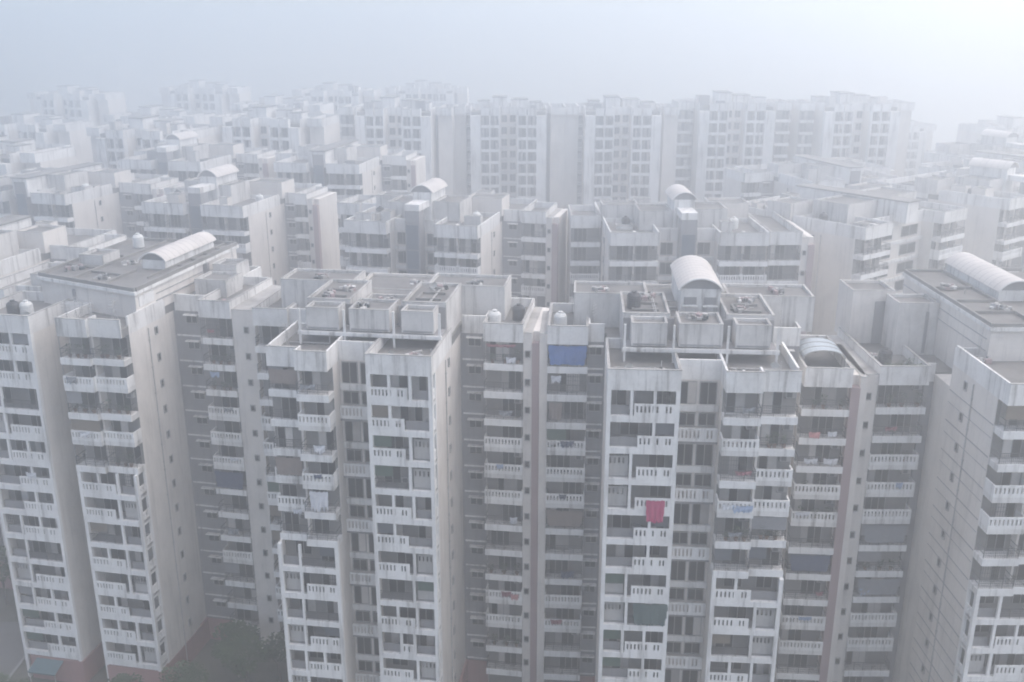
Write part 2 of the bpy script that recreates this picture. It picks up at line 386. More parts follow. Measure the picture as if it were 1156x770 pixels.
def tower(name, label, X, Y, yaw, RT=44, nf=13, L=None, Rr=None, SL=None, SR=None, centre='bal', pent='boxes',
          WI=1.9, WO=8.2, SI=10.5, SO=14.6, yb=24, yrec=3.6, pinkl=False, pinkr=False, ysm=13.0, ledges=True, nsm=None, lowfloors=True, lowleft=None, px=0):
    T = start(name, label, X, Y, yaw)
    fb, wb, rb, pb = MB(), MB(), MB(), MB()
    for w in (L, Rr):
        if w: wing(T, w, fb, wb, rb, pb, RT, nf)
    for w, sgn in ((SL, -1), (SR, 1)):
        if not w: continue
        r = RT + w.get('dz', 0); ys = w['ys']; y1 = w.get('y1', yb - 3)
        xa, xb = sorted((sgn * w.get('xi', SI), sgn * w.get('xo', SO)))
        balc_wing(T, wb, [(xa + .0, xb - .0, 0, w['pat'])], ys, y1, r, 0, w.get('nf', nf), xa, xb, d=1.35, wallmat=CREAM)
        roof_fn(rb, pb, xa, xb, ys, y1, r)
        # outer wall strip with little windows, and the pink joint band
        if w.get('strip'):
            a, e = w['strip']
            a, e = sorted((sgn * a, sgn * e)); wb.box(a, e, ys + .25, y1 - .3, .05, r - .9, CREAM); rb.box(a + .01, e - .01, ys + .22, y1 - .32, r - .9, r - .86, COPE)
            for k in range(0 if w.get('blind') else nf): window(T, (a + e) / 2 + w.get('sx', 0), ys + .25, r - 4.3 - 3 * k + .9, .42, .6)
            if w.get('pink'):
                a, e = sorted((sgn * w['pink'][0], sgn * w['pink'][1]))
                b = MB(); b.box(a, e, ys + .1, ys + .9, .05, r - 1.9, PINK); link('joint_band', b.mesh('joint_band'), T)
                wb.box(a - .01, e + .01, ys + .9, y1 - .31, .05, r - .91, CREAM)
    # body
    SIl = SL.get('xi', SI) if SL else WO; SIr = SR.get('xi', SI) if SR else WO
    wl = L['y1'] if L else 9
    ysl = ysm
    XL = -SIl + .003
    if lowleft is not None:      # left part of the block is one storey lower
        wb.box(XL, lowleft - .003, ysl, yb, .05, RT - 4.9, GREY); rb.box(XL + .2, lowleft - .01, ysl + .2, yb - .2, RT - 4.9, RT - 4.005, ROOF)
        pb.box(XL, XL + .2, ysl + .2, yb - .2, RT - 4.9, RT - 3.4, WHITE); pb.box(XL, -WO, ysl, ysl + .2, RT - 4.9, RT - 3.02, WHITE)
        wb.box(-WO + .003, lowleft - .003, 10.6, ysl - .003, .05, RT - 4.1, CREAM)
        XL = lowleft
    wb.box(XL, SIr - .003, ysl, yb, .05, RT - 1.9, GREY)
    rb.box(XL + .2, SIr - .2, ysl + .2, yb - .2, RT - 1.9, RT - 1.005, ROOF)
    for a in (XL, SIr - .203): pb.box(a, a + .2, ysl + .2, yb - .2, RT - 1.9, RT - .02, WHITE)
    pb.box(XL, SIr - .003, yb - .2, yb, RT - 1.9, RT - .02, WHITE)
    if lowleft is None: pb.box(XL, -WO, ysl, ysl + .2, RT - 1.9, RT - .02, WHITE)
    pb.box(WO, SIr - .003, ysl, ysl + .2, RT - 1.9, RT - .02, WHITE)
    wb.box(-WI - .003, WI + .003, yrec, ysl - .003, .05, RT - 1.9, CREAM)
    wb.box((-WO + .2) if lowleft is None else lowleft, WO - .2, wl - .5, ysl - .004, .05, RT - 1.9, CREAM)
    rb.box((-WO + .21) if lowleft is None else lowleft, WO - .21, wl + .004, ysl + .19, RT - 1.9, RT - 1.01, ROOF)
    rb.box(-WI, WI, yrec + .2, wl, RT - 1.9, RT - 1.01, ROOF)
    pb.box(-WI, WI, yrec - .02, yrec + .2, RT - 1.9, RT - .05, WHITE)
    # narrow light wells beside the wings: bathroom windows with sunshades
    n2 = nf if nsm is None else nsm
    for sgn, S_ in ((-1, SL), (1, SR)):
        si = (SIl if sgn < 0 else SIr)
        if si - WO < 1.2: continue
        for k in range(n2):
            z = RT - 4.3 - 3 * k
            window(T, sgn * ((WO + si) / 2 + .0), ysl, z + 1.1, min(1.25, si - WO - .5), .8, 0, True)
            aa, ee = sorted((sgn * WO + sgn * .01, sgn * si - sgn * .01))
            wb.box(aa, ee, ysl - .09, ysl - .001, z - .5, z - .32, WHITE)
    # centre recess
    if centre == 'bal':
        for k in range(nf):
            z = RT - 4.3 - 3 * k
            if k % 2 == 0:
                for s in (-1, 1): door(T, s * .9 - .8, yrec, z + .1, 1.55, 0 if rnd.random() < .6 else 1)
                wb.box(-WI + .01, WI - .01, yrec - .25, yrec - .002, z - .55, z + .05, WHITE)
            else:
                for s in (-1, 1): window(T, s * .9, yrec, z + 1.05, 1.4, 1.15)
                slot_panel(T, -WI + .02, yrec - .6, z - .35, 2 * WI - .04, 1.3)
                wb.box(-WI + .01, WI - .01, yrec - .6, yrec - .002, z - .55, z - .351, GREY)
    elif centre == 'stair':
        b = MB(); b.box(-1.15, 1.15, 1.2, yrec - .004, .05, RT + 1.6, GREY)
        link('stair_shaft', b.mesh('stair_shaft'), T)
        b = MB(); b.box(-.95, .95, 1.12, 1.199, RT - 4.3 - 3 * nf, RT - .5, STAIRG)
        for k in range(nf):
            z = RT - 4.3 - 3 * k; b.box(-.95, .95, 1.08, 1.119, z - .1, z + .05, GREY)
        link('stair_glazing', b.mesh('stair_glazing'), T)
        for k in range(nf):
            z = RT - 4.3 - 3 * k
            for s in (-1, 1):
                ww = WI - 1.15 - .35
                if ww > .5: window(T, s * (1.15 + (WI - 1.15) / 2), yrec, z + .35, min(1.7, ww), 1.75)
            wb.box(-WI + .01, -1.16, yrec - .35, yrec - .002, z - .5, z, WHITE); wb.box(1.16, WI - .01, yrec - .35, yrec - .002, z - .5, z, WHITE)
    elif centre == 'plain':
        for k in range(nf):
            z = RT - 4.3 - 3 * k
            for s in (-1, 1): window(T, s * WI * .5, yrec, z + .5, WI * .62, 1.6)
            wb.box(-WI + .01, WI - .01, yrec - .3, yrec - .002, z - .5, z, WHITE)
    # plinth
    if lowfloors:
        b = MB(); b.box(-WO - .06, -WI + .06, (L or {}).get('y0', 0) - .06, ysl + 1, 0, 3.0, BASE); b.box(WI - .06, WO + .06, (Rr or {}).get('y0', 0) - .06, ysl + 1, 0, 3.0, BASE)
        b.box(-SIl - .05, SIr + .05, ysl - .15, yb + .06, 0, 2.95, BASE)
        link('plinth', b.mesh('plinth'), T)
    penthouse(T, pent, RT, WI, WO, SIl, SIr, yb, ysl, px)
    if fb.v: link('balcony_frame', fb.mesh('balcony_frame'), T)
    link('wall', wb.mesh('wall'), T); link('roof', rb.mesh('roof'), T); link('parapet', pb.mesh('parapet'), T)
    return T

def flat_box(b, r, x0, x1, y0, y1, z0, z1, m, rim=.18, up=.35):
    """rooftop room: walls, sunk roof and a rim round it"""
    if m is WHITE: m = PENT
    b.box(x0, x1, y0, y1, z0, z1, m); r.box(x0 + rim, x1 - rim, y0 + rim, y1 - rim, z1, z1 + .05, ROOF)
    b.box(x0, x1, y0, y0 + rim, z1, z1 + up, m); b.box(x0, x1, y1 - rim, y1, z1, z1 + up, m)
    b.box(x0, x0 + rim, y0 + rim, y1 - rim, z1, z1 + up - .01, m); b.box(x1 - rim, x1, y0 + rim, y1 - rim, z1, z1 + up - .01, m)
    r.box(x0 - .03, x1 + .03, y0 - .03, y0 + rim + .02, z1 + up, z1 + up + .05, COPE)
    for xx in (x0 - .03, x1 - rim - .02): r.box(xx, xx + rim + .05, y0 + rim + .02, y1 + .02, z1 + up - .01, z1 + up + .04, COPE)

def penthouse(T, kind, RT, WI, WO, SIl, SIr, yb, ysl, px=0):
    b, r = MB(), MB(); z0 = RT - 1.0
    if kind in ('boxes', 'boxes_vault'):
        # three hanging tank rooms on a beam, with dark gaps between them, and roof arms running back
        zb, zt = RT + .45, RT + 2.25
        b.box(px - 7.0, px + 7.0, 4.9, 5.15, RT + .0, RT + .35, WHITE)
        for x in (-6.9, -2.5, 2.3, 6.7): b.box(px + x, px + x + .2, 4.95, 5.13, z0 + .001, RT - .0, WHITE); b.box(px + x, px + x + .2, 4.95, 5.13, RT + .35, zt + .3, WHITE)
        b.box(px - 6.9, px + 6.9, 5.16, 7.5, RT + .05, RT + .32, GREY)
        for a, e in ((-6.2, -3.0), (-1.95, 1.95), (3.1, 6.2)):
            flat_box(b, r, px + a, px + e, 5.25, 7.55 if abs(a) != 1.95 else 9.2, zb, zt, WHITE)
            b.box(px + a + .15, px + e - .15, 5.19, 5.249, zb + .1, zb + .25, GREY)
        b.box(px - 6.85, px - 2.2, 7.6, 7.8, z0, RT + 2.4, GREY); b.box(px + 2.2, px + 6.85, 7.6, 7.8, z0, RT + 2.4, GREY); b.box(px - 2.19, px + 2.19, 9.25, 9.4, z0, RT + 1.2, GREY)
        for a, e in ((-6.9, -2.6), (2.6, 6.9)):
            flat_box(b, r, px + a, px + e, 7.81, 15.5, z0, RT + 2.45, WHITE)
            r.box(px + a + .9, px + e - .9, 9.5, 9.7, RT + 2.5, RT + 2.75, ROOFL); r.box(px + a + .9, px + e - .9, 11.8, 12.0, RT + 2.5, RT + 2.75, ROOFL); r.box(px + a + .9, px + a + 1.1, 9.7, 11.8, RT + 2.5, RT + 2.74, ROOFL)
        flat_box(b, r, px - 2.4, px + 2.4, 10.5, 14.5, z0, RT + 1.3, WHITE)
        flat_box(b, r, -SIl - 1.5, -4.0, 15.6, 20.5, z0, RT + 2.2, WHITE)
        flat_box(b, r, 4.0, SIr + 1.5, 15.6, 20.5, z0, RT + 2.2, WHITE)
        flat_box(b, r, -3.9, 3.9, 15.6, 22.5, z0, RT + 1.5, CREAM)
        if kind == 'boxes_vault':
            vx = .8
            b.box(vx - 1.9, vx + 1.9, 12.0, 21.5, RT + 1.4, RT + 4.1, WHITE)
            for x in (-.95, .95): b.box(vx + x - .6, vx + x + .6, 11.94, 11.999, RT + 2.6, RT + 3.3, GREY); b.box(vx + x - .7, vx + x + .7, 11.6, 12.0, RT + 2.4, RT + 2.5, WHITE)
            vault(T, vx, 11.6, RT + 4.1, 4.3, 10, 1.15)
    elif kind == 'long':
        xl, xr = (-6.05, 7) ; ya, ye = 8.8, yb + .3; z1 = RT + 1.9
        b.box(xl, xr, ya, ye, RT - 4.2, z1, CREAM); b.box(xl - .2, xr + .2, ya - .25, ye + .2, z1, z1 + .35, WHITE)
        r.box(xl, xr, ya, ye, z1 + .35, z1 + .4, ROOF)
        for x in (xl - .12, -2.1, 2.2, xr): r.box(x, x + .2, ya - .1, ye, z1 + .35, z1 + .72, ROOFL)
        for y in (ya - .15, ya + 4, ya + 8, ya + 13, ye - .1): r.box(xl + .1, -2.1, y, y + .25, z1 + .35, z1 + .70, ROOFL); r.box(2.4, xr, y + .6, y + .85, z1 + .35, z1 + .70, ROOFL)
        b.box(xl - .06, xl, ya + .5, ye - .2, RT - .2, RT - .12, GREY); b.box(xl - .06, xl, ya + .5, ye - .2, RT + .9, RT + .97, GREY)
        b.box(-1.6, 1.8, 17.2, ye - .1, z1 + .41, z1 + 1.5, WHITE); vault(T, .1, 16.8, z1 + 1.5, 3.9, ye - 16.6, 1.1)
        flat_box(b, r, -10.2, xl - .07, 19.6, 23.2, RT - 4, RT + 1.1, WHITE); b.box(-7.4, -7.1, 19.5, 19.599, RT - 3.8, RT + .6, GREY)
        flat_box(b, r, -13.6, -9.2, 23.4, 28, RT - 4, RT + 1.4, CREAM)
        b.box(-11.2, -9.4, 23.3, 23.399, RT - 4, RT + .6, GREY)
    elif kind == 'skew':
        # roof room whose front runs at a slant; long vault on its right half
        z1 = RT + 1.7
        def prism(mb, pts, za, zb_, m):
            n = len(pts)
            mb.face([(x, y, zb_) for x, y in pts], m); mb.face([(x, y, za) for x, y in reversed(pts)], m)
            for i in range(n):
                (x0, y0), (x1, y1) = pts[i], pts[(i + 1) % n]; mb.face([(x0, y0, za), (x1, y1, za), (x1, y1, zb_), (x0, y0, zb_)], m)
        ye = yb + 2
        prism(b, [(-5.8, 8.2), (8.0, 4.0), (8.0, ye), (-5.8, ye)], z0, z1, CREAM)
        prism(b, [(-6.1, 7.95), (8.25, 3.6), (8.25, ye + .25), (-6.1, ye + .25)], z1, z1 + .35, WHITE)
        prism(r, [(-5.8, 8.2), (8.0, 4.0), (8.0, ye), (-5.8, ye)], z1 + .35, z1 + .4, ROOF)
        def bar(p, q_, w=.13, h=.4):
            from mathutils import Vector
            a, e = Vector(p), Vector(q_); d = (e - a).normalized(); n = Vector((-d.y, d.x)) * w
            prism(r, [tuple(a - n), tuple(e - n), tuple(e + n), tuple(a + n)], z1 + .36, z1 + .36 + h, ROOFL)
        bar((-5.9, 8.2), (8.1, 3.9)); bar((8.1, 4.1), (8.1, ye)); bar((-5.9, 8.4), (-5.9, ye)); bar((-5.8, ye), (8, ye))
        bar((3.4, 5.8), (3.4, 12), .1, .3); bar((-1.2, 7.2), (-1.2, ye - .3), .1, .32); bar((-5.7, 13), (-1.4, 12), .1, .3); bar((-1, 10.5), (3.2, 9.5), .1, .3); bar((-5.7, 18), (-1.4, 17.5), .1, .45); bar((6.6, 9), (6.6, ye - .3), .08, .28)
        for y in (15, 18, 21, 24): bar((6.8, y), (7.9, y - .2), .08, .26)
        flat_box(b, r, -4.6, -1.6, 13.6, 17, z1 + .41, z1 + 1.2, WHITE)
        b.box(3.5, 6.3, 13.2, ye - 2.4, z1 + .41, z1 + 1.4, WHITE); vault(T, 4.9, 12.9, z1 + 1.4, 3.4, ye - 15, .95)
        # flank wall: deep niche, ledge lines and a dark slit
        b.box(8.0, 8.07, 4.6, 7.4, RT + .25, z1 - .35, WHITE); b.box(8.0, 8.1, 7.8, 18.2, RT + .0, RT + .12, GREY); b.box(8.0, 8.06, 8, 18, RT + .75, RT + .82, GREY)
        b.box(8.0, 8.5, 18.4, 18.9, z0, z1 - .02, GREY); b.box(8.0, 8.08, 19.3, ye - .5, RT + .4, RT + .47, GREY)
        b.box(-1.0, -.6, 6.55, 6.8, RT - .4, z1 - .5, GREY)
        flat_box(b, r, 9.2, 13, 14, 18, z0, RT + .6, WHITE); flat_box(b, r, 9.0, 12.0, 18.8, 22, z0, RT + 1.2, WHITE)
        flat_box(b, r, -9.6, -6.6, 11.5, 14.5, z0, RT + .9, WHITE)
    elif kind in ('vault', 'novault'):
        flat_box(b, r, -WI - 2.2, -1.6, 6.5, 13, z0, RT + 1.6, WHITE); flat_box(b, r, 1.6, WI + 2.2, 6.5, 13, z0, RT + 1.9, WHITE)
        flat_box(b, r, -WO, -WI - 1.5, 13.5, 18, z0, RT + 1.3, WHITE); flat_box(b, r, WI + 1.0, WO, 14, 19, z0, RT + 1.5, CREAM)
        b.box(-1.5, 1.5, 6.01 if kind == 'vault' else 1.3, 13 if kind == 'vault' else yb - 4, z0, RT + (3.7 if kind == 'vault' else 2.2), WHITE)
        if kind == 'vault': vault(T, 0, 5.6, RT + 3.7, 3.8, 7.6, 1.2); b.box(-1.15, 1.15, 1.25, 6, RT + 1.61, RT + 2.6, WHITE)
        else: r.box(-1.7, 1.7, 1.1, yb - 3.8, RT + 2.2, RT + 2.4, ROOFL)
    elif kind == 'far':
        b.box(-4, -.5, 6, 13, z0, RT + 2.2, WHITE)
        for bx in ((.6, 5, 9, 15, RT + 1.4), (-8, -5, 12, 16, RT + .9), (5.4, 8.4, 6, 10, RT + 1.0)):
            mb = MB(); mb.box(*bx[:4], z0, bx[4], WHITE); mb.box(bx[0] - .1, bx[1] + .1, bx[2] - .1, bx[3] + .1, bx[4], bx[4] + .15, ROOFL); link('roof_room', mb.mesh('roof_room'), T)
        r.box(-4.2, -.3, 5.8, 13.2, RT + 2.2, RT + 2.4, ROOFL)
    if kind in ('vault', 'novault', 'far'):
        g = random.Random(int(T.location.x * 10)); done = []
        for _ in range(26):
            w_, d_, h_ = g.uniform(1.2, 3.4), g.uniform(1.2, 3.0), g.choice((.5, .9, 1.3, 1.8, 2.4)); x = g.uniform(-WO + .5, WO - 3.6); y = g.uniform(1.8, yb - 4)
            if any(x < c and a < x + w_ and y < d and bb < y + d_ for a, bb, c, d in done + [(-1.9, .5, 1.9, yb - 3), (-WI - 2.4, 6.3, WI + 2.4, 13.2), (-WO - .2, 13.3, -WI - 1.3, 18.2), (WI + .8, 13.8, WO + .2, 19.2)] + ([(-WI, 0, WI, 5)] )): continue
            done.append((x - .2, y - .2, x + w_ + .2, y + d_ + .2)); bb_ = MB(); flat_box(bb_, bb_, x, x + w_, y, y + d_, z0 + .02, z0 + h_, g.choice((WHITE, WHITE, CREAM, GREY)), .12, .15); link('roof_room', bb_.mesh('roof_room'), T)
    if b.v: link('penthouse', b.mesh('penthouse'), T)
    if r.v: link('penthouse_roof', r.mesh('penthouse_roof'), T)

# balcony patterns top-down: s = slotted wall, o = open railing
PF = 'ooossSooossooo'; PG = 'oooss sooossoo'.replace(' ', ''); PJ = 'ooossooossooo'; PK = 'oosssooossoos'; PC = 'ooosssooosooo'

def front_right(kf, cols, codes, **k): return dict(codes=codes, kf=kf, cols=cols, **k)

_scr()
# front row, left to right in the photograph
T0 = tower('apartment_tower', 'cream front tower at the left edge with long vaulted roof and pink plinth', -47.4, 95.3, -11,
    L=dict(x0=-9.0, x1=-1.7, y1=9, codes='BAPCAB', mirror=True, winr=5.6, corner=None),
    Rr=dict(x0=1.3, x1=8.2, y1=9, kf=5, cols=[(1.3, 4.7, .0, 'osoSo'), (4.7, 8.2, .45, 'osoSo')], codes='ACPACB', corner='r', winr=6.8, d=1.9),
    SL=dict(ys=9, pat=PC, xi=11.3, xo=15), SR=dict(ys=9.0, pat=PC, xi=12.1, xo=15.8, strip=(15.8, 18.4), y1=20, sx=.3), pent='skew', yb=25, ysm=11, WI=1.6, WO=8.2, centre='plain', yrec=6)
T1 = tower('apartment_tower', 'front tower left of the middle with three rooftop tank rooms and two balcony wings', -14.9, 83.9, -8,
    L=dict(x0=-8.0, x1=-1.9, y1=9.5, kf=6, cols=[(-8.0, -5.0, .9, 'ooosso'), (-5.0, -1.9, 0, 'osoSoo')], codes='PCPCAC', mirror=True),
    Rr=dict(x0=1.7, x1=7.8, y1=9.2, codes='ABCOABCOAKC', corner='r', winr=7.2),
    SL=dict(ys=13, pat='ooossosooosso', xi=10.4, xo=14.2), SR=dict(ys=11, pat=PF, xi=10.6, xo=14.6, strip=(14.6, 15.5), pink=(15.5, 16.2)), pent='boxes', ysm=13.5, WO=8.0, px=.7)
T2 = tower('apartment_tower', 'front tower right of the middle with a short cream vault on its roof', 16.4, 79.0, -4,
    L=dict(x0=-8.2, x1=-1.9, y1=9, codes='ABCCBBCOABC', mirror=True),
    Rr=dict(x0=1.9, x1=8.3, y1=9, kf=6, cols=[(1.9, 5.1, 0, 'ososoo'), (5.1, 8.3, .5, 'oossoo')], codes='BCOAPBC'),
    SL=dict(ys=12.4, pat=PG, xi=9.8, xo=13.8, strip=(13.8, 14.6), blind=1), SR=dict(ys=10.2, pat=PJ, xi=10.9, xo=15.4, dz=-3, nf=12, strip=(16.25, 16.9), blind=1, pink=(15.4, 16.25)), pent='boxes_vault', ysm=13.5, yrec=3.2, px=.2)
T3 = tower('apartment_tower', 'front tower at the right edge with grooved flank wall and long vaulted roof', 49.2, 75.8, 0,
    L=dict(x0=-8.2, x1=-1.9, y1=10.6, kf=6, cols=[(-8.2, -5.0, 0, 'oossoo'), (-5.0, -1.9, .3, 'oossoo')], codes='PACPCA', mirror=True, winl=7.5, corner='l', d=1.7),
    Rr=dict(x0=1.9, x1=8.2, y1=9, codes='ABCAPB'),
    SL=dict(ys=13, pat=PK, xi=9.1, xo=13.9, dz=-3, nf=12, strip=(13.9, 15.5)), SR=dict(ys=11, pat=PJ), pent='long', ysm=14, yb=29, lowleft=-6.0)
b = MB()   # drip grooves on the flank of the right-hand tower
for k in range(13): b.box(-8.24, -8.2, 1.8, 10.5, 44 - 4.4 - 3 * k, 44 - 4.32 - 3 * k, GREY); b.box(-8.23, -8.2, 1.8, 10.5, 44 - 5.6 - 3 * k, 44 - 5.55 - 3 * k, GREY)
link('drip_groove', b.mesh('drip_groove'), T3)

def dbl(x0, x1, y1, pat='o', **k):
    xm = (x0 + x1) / 2
    return dict(x0=x0, x1=x1, y1=y1, kf=99, cols=[(x0 + .05, xm, 0, pat), (xm, x1 - .05, 0, pat)], codes='A', **k)
# tower behind at the far left edge, and the second row
def mid(label, X, Y, yaw, nf=6, WI=3.7, WO=10.6, SI=13.8, SO=17.8, pent='vault', centre='stair', RT=44, wl=13, SLd=14, SRd=14, sl=True, sr=True, **k):
    return tower('apartment_tower', label, X, Y, yaw, RT=RT, nf=nf, L=dbl(-WO, -WI, wl, 'oos', winl=9, winr=9), Rr=dbl(WI, WO, wl, 'oso', winl=9, winr=9),
        SL=dict(ys=SLd, pat='oosoo', nf=nf) if sl else None, SR=dict(ys=SRd, pat='oooso', nf=nf, strip=(SO, SO + 1.0), pink=(SO + 1.0, SO + 1.9)) if sr else None,
        WI=WI, WO=WO, SI=SI, SO=SO, pent=pent, centre=centre, ysm=15, yb=26, **k)
mid('second row tower with stepped roof rooms, cut by the left edge of the picture', -74, 117, -11, nf=11, WO=9, SI=12, SO=15.5, pent='novault')
mid('hazy second row tower at the far left with small windows in its tall flank wall', -88, 174, -15, nf=6, WI=3, WO=10.2, pent='novault')
mid('second row tower with a long vault just behind the left front tower roof', -53.0, 161.5, -14, nf=6, WI=1.6, WO=9.4, SI=11.5, SO=14)
mid('second row tower whose pale vault tops a grey stair shaft, left of the middle', -15.3, 145, -14, nf=6)
mid('second row tower with blue stair glazing under a cream vault, right of the middle', 25.4, 138, 0, nf=5, WI=4.3, WO=11.4, SI=11.6, SO=16.2, SLd=13, SRd=.6)
mid('second row tower turned aside on the right with a broad blank flank wall', 62.8, 150.0, 37, nf=8, WI=7, WO=14, SI=16.5, SO=20, pent='novault', centre='plain', sl=False)
mid('second row tower at the right edge turned aside, cut by the frame', 93.5, 173, 37, nf=7, pent='vault', WI=4, WO=11, sl=False)

mid('block behind the long vault tower at the left, with its own small pale vault', -73, 205, -13, nf=5, WI=2, WO=9.4, SI=11.5, SO=15, RT=45.5)
mid('block standing between the second and third rows, left of the grey stair shaft', -39, 197, -10, nf=5, WI=2, WO=9, SI=11, SO=14.5, RT=46, pent='novault')
mid('pale block crowded behind the turned towers, right of the middle', 70, 199, 16, nf=5, WI=3, WO=10.4, RT=42.5, pent='novault')
mid('pale block behind the turned tower at the right edge', 112, 196, 28, nf=5, WI=3, WO=10.4, RT=44, pent='novault')
# third row, taller
def far(label, X, Y, yaw, RT=52.5, nf=8, WI=2.2, WO=9.6, sl=True, sr=True, pent='far', rpat='n', lpat='n', xo=14.4):
    def w(sg):
        a, e = sorted((sg * WI, sg * WO)); c0, c1 = sorted((sg * WI, sg * (WO - 2.4)))
        return dict(x0=a, x1=e, y1=9, kf=99, cols=[(c0 + .3, (c0 + c1) / 2 - .15, .3, 'o'), ((c0 + c1) / 2 + .15, c1 - .1, .3, 'o')], codes='A')
    T = tower('apartment_tower', label, X, Y, yaw, RT=RT, nf=nf, L=w(-1), Rr=w(1),
        SL=dict(ys=4, pat='o', nf=nf if lpat != 'n' else 0, xi=WO + 1.4, xo=xo) if sl else None, SR=dict(ys=3, pat='o', nf=nf if rpat != 'n' else 0, xi=WO + 1.2, xo=xo) if sr else None,
        WI=WI, WO=WO, pent=pent, centre='plain', yrec=5.0, ysm=8, yb=19, nsm=nf)
    b = MB(); bot = RT - 4.3 - 3 * nf      # white posts and plain end walls that frame the balcony stacks
    for sg in (-1, 1):
        for x in (WI + .15, (WI + WO - 2.4) / 2, WO - 2.35):
            b.box(sg * x - .15, sg * x + .15, .02, 1.45, bot, RT - 1.92, TRIM)
        xa, xb = sorted((sg * (WO - 2.2), sg * (WO - .01))); b.box(xa, xb, .03, 1.58, .05, RT - 1.91, WHITE)
    link('balcony_frame', b.mesh('balcony_frame'), T)
    return T
far('tall third row tower rising behind the vault left of the middle', -29.8, 250, -5, lpat='o')
far('tall third row tower just left of the middle of the hazy row', -.9, 252, 0, rpat='n')
far('tall third row tower right of the middle of the hazy row', 28, 252, 0)
far('tall third row tower above the blue stair glazing of the row before', 57, 254, 0, RT=53.5, rpat='o', lpat='o')
far('tall third row tower at the right end of the hazy row', 88, 252, 3, RT=53.5, lpat='o')
far('lower third row tower left of the tall hazy row', -60, 238, -9, RT=51, nf=6, rpat='n')
far('third row tower partly hidden at the upper left, between two lower roofs', -88, 231, -12, RT=49, nf=5)
far('hazy third row tower cut by the left edge of the picture', -113, 205, -14, RT=47, nf=7)
far('hazy third row tower at the upper right behind the turned towers', 112, 214, 20, RT=45, nf=5, pent='vault')
far('hazy third row tower at the far right edge', 138, 232, 20, RT=47, nf=5)
# fourth row and beyond, nearly lost in the haze
for i, (X, Y, yaw, RT, lb) in enumerate((
    (-168, 262, -14, 52, 'faint fourth row tower at the left edge under the pale sky'), (-136, 272, -12, 52, 'faint fourth row tower, second from the left edge'),
    (-105, 285, -10, 53, 'faint fourth row tower, third from the left edge'), (-72, 300, -8, 55, 'faint fourth row tower showing over the lower third row tower'),
    (-150, 335, -8, 56, 'very faint far tower at the upper left, farther than the fourth row'), (-110, 350, -6, 57, 'very faint far tower, second from the left in the farthest row'),
    (-62, 345, -4, 56.5, 'very faint far tower above the gap left of the tall hazy row'), (-30, 350, 0, 57, 'very faint far tower peeping over the left end of the tall hazy row'),
    (150, 285, 12, 50, 'faint fourth row tower near the right edge under the white sky'), (120, 310, 10, 48, 'faint fourth row tower right of the tall hazy row'))):
    far(lb, X, Y, yaw, RT=RT - 5.5, nf=4)

# ------------------------------------------------------------------ camera, light, air
CAMZ = 72
def camera():
    cd = bpy.data.cameras.new('camera'); o = bpy.data.objects.new('camera', cd); C.objects.link(o)
    o.location = (0, 0, CAMZ); o.rotation_euler = (R(90 - 17.75), 0, 0)
    cd.sensor_width = 36; cd.lens = 1110 / 1156 * 36; cd.clip_end = 6000; cd.clip_start = .5
    S.camera = o
camera()

HAZE, EXPO = .0045, 1.08
# ------------------------------------------------------------------ ground
gm = plaster('bare_ground', (.16, .15, .13), (.06, .075, .04), .9, .0)
g = MB(); g.box(-298, 298, -23, 698, -.5, 0, gm)
tag(link('ground', g.mesh('ground')), 'dusty ground with worn grass between the towers', 'ground', kind='structure')

# ------------------------------------------------------------------ things on roofs, balconies and the ground
def at(T, lx, ly):
    a = T.rotation_euler.z; return (T.location.x + lx * cos(a) - ly * sin(a), T.location.y + lx * sin(a) + ly * cos(a))
def put(name, me, label, cat, T, lx, ly, z, rz=0, group=None):
    x, y = at(T, lx, ly); o = link(name, me, None, (x, y, z), T.rotation_euler.z + rz); tag(o, label, cat, group); return o

TANKB = plain('black_tank_plastic', (.035, .035, .04), .5); TANKW = plain('white_tank_plastic', (.62, .62, .60), .5)
def tank_mesh(m, r=.65, h=1.35):
    b = MB(); pr = [(r, 0)]
    n = 5
    for i in range(n):
        z = .08 + i * (h - .2) / n
        pr += [(r, z), (r * 1.03, z + .04), (r * 1.03, z + .1), (r, z + .14)]
    pr += [(r, h - .08), (r * .75, h + .14), (r * .36, h + .2), (r * .36, h + .3)]
    b.lathe(pr, m, 18); b.lathe([(r * .38, h + .301), (r * .4, h + .36), (r * .1, h + .4)], m, 14)
    return b.mesh('water_tank')
TB, TW = tank_mesh(TANKB), tank_mesh(TANKW)
for me, T, x, y, z, lb in (
    (TB, T1, 13.5, 16.0, 43.0, 'black water tank on the narrow roof right of the tank room tower'),
    (TW, T1, 11.4, 13.4, 43.0, 'white water tank beside a black one on the narrow roof by the joint band'),
    (TW, T0, -4.2, 3.2, 43.0, 'white water tank on the lower left roof in front of the slanted roof room'),
    (TB, T0, -5.6, 3.0, 43.0, 'black water tank on the lower left front roof by the white tank'),
    (TW, T2, -12.6, 15.2, 43.0, 'white water tank on the roof above the blue tarpaulin'),
    (TB, T3, -12.2, 16.6, 40.0, 'black water tank on the low roof left of the grooved flank wall'),
    (TB, T2, -5.6, 10.6, 46.5, 'black water tank on the left roof arm beside the short vault'),
    (TW, T3, 3.6, 12, 46.4, 'white water tank on the long flat roof at the right edge'),
    (TW, T0, -2.8, 23, 46.2, 'white water tank far back on the slanted roof')):
    put('water_tank', me, lb, 'water tank', T, x, y, z)

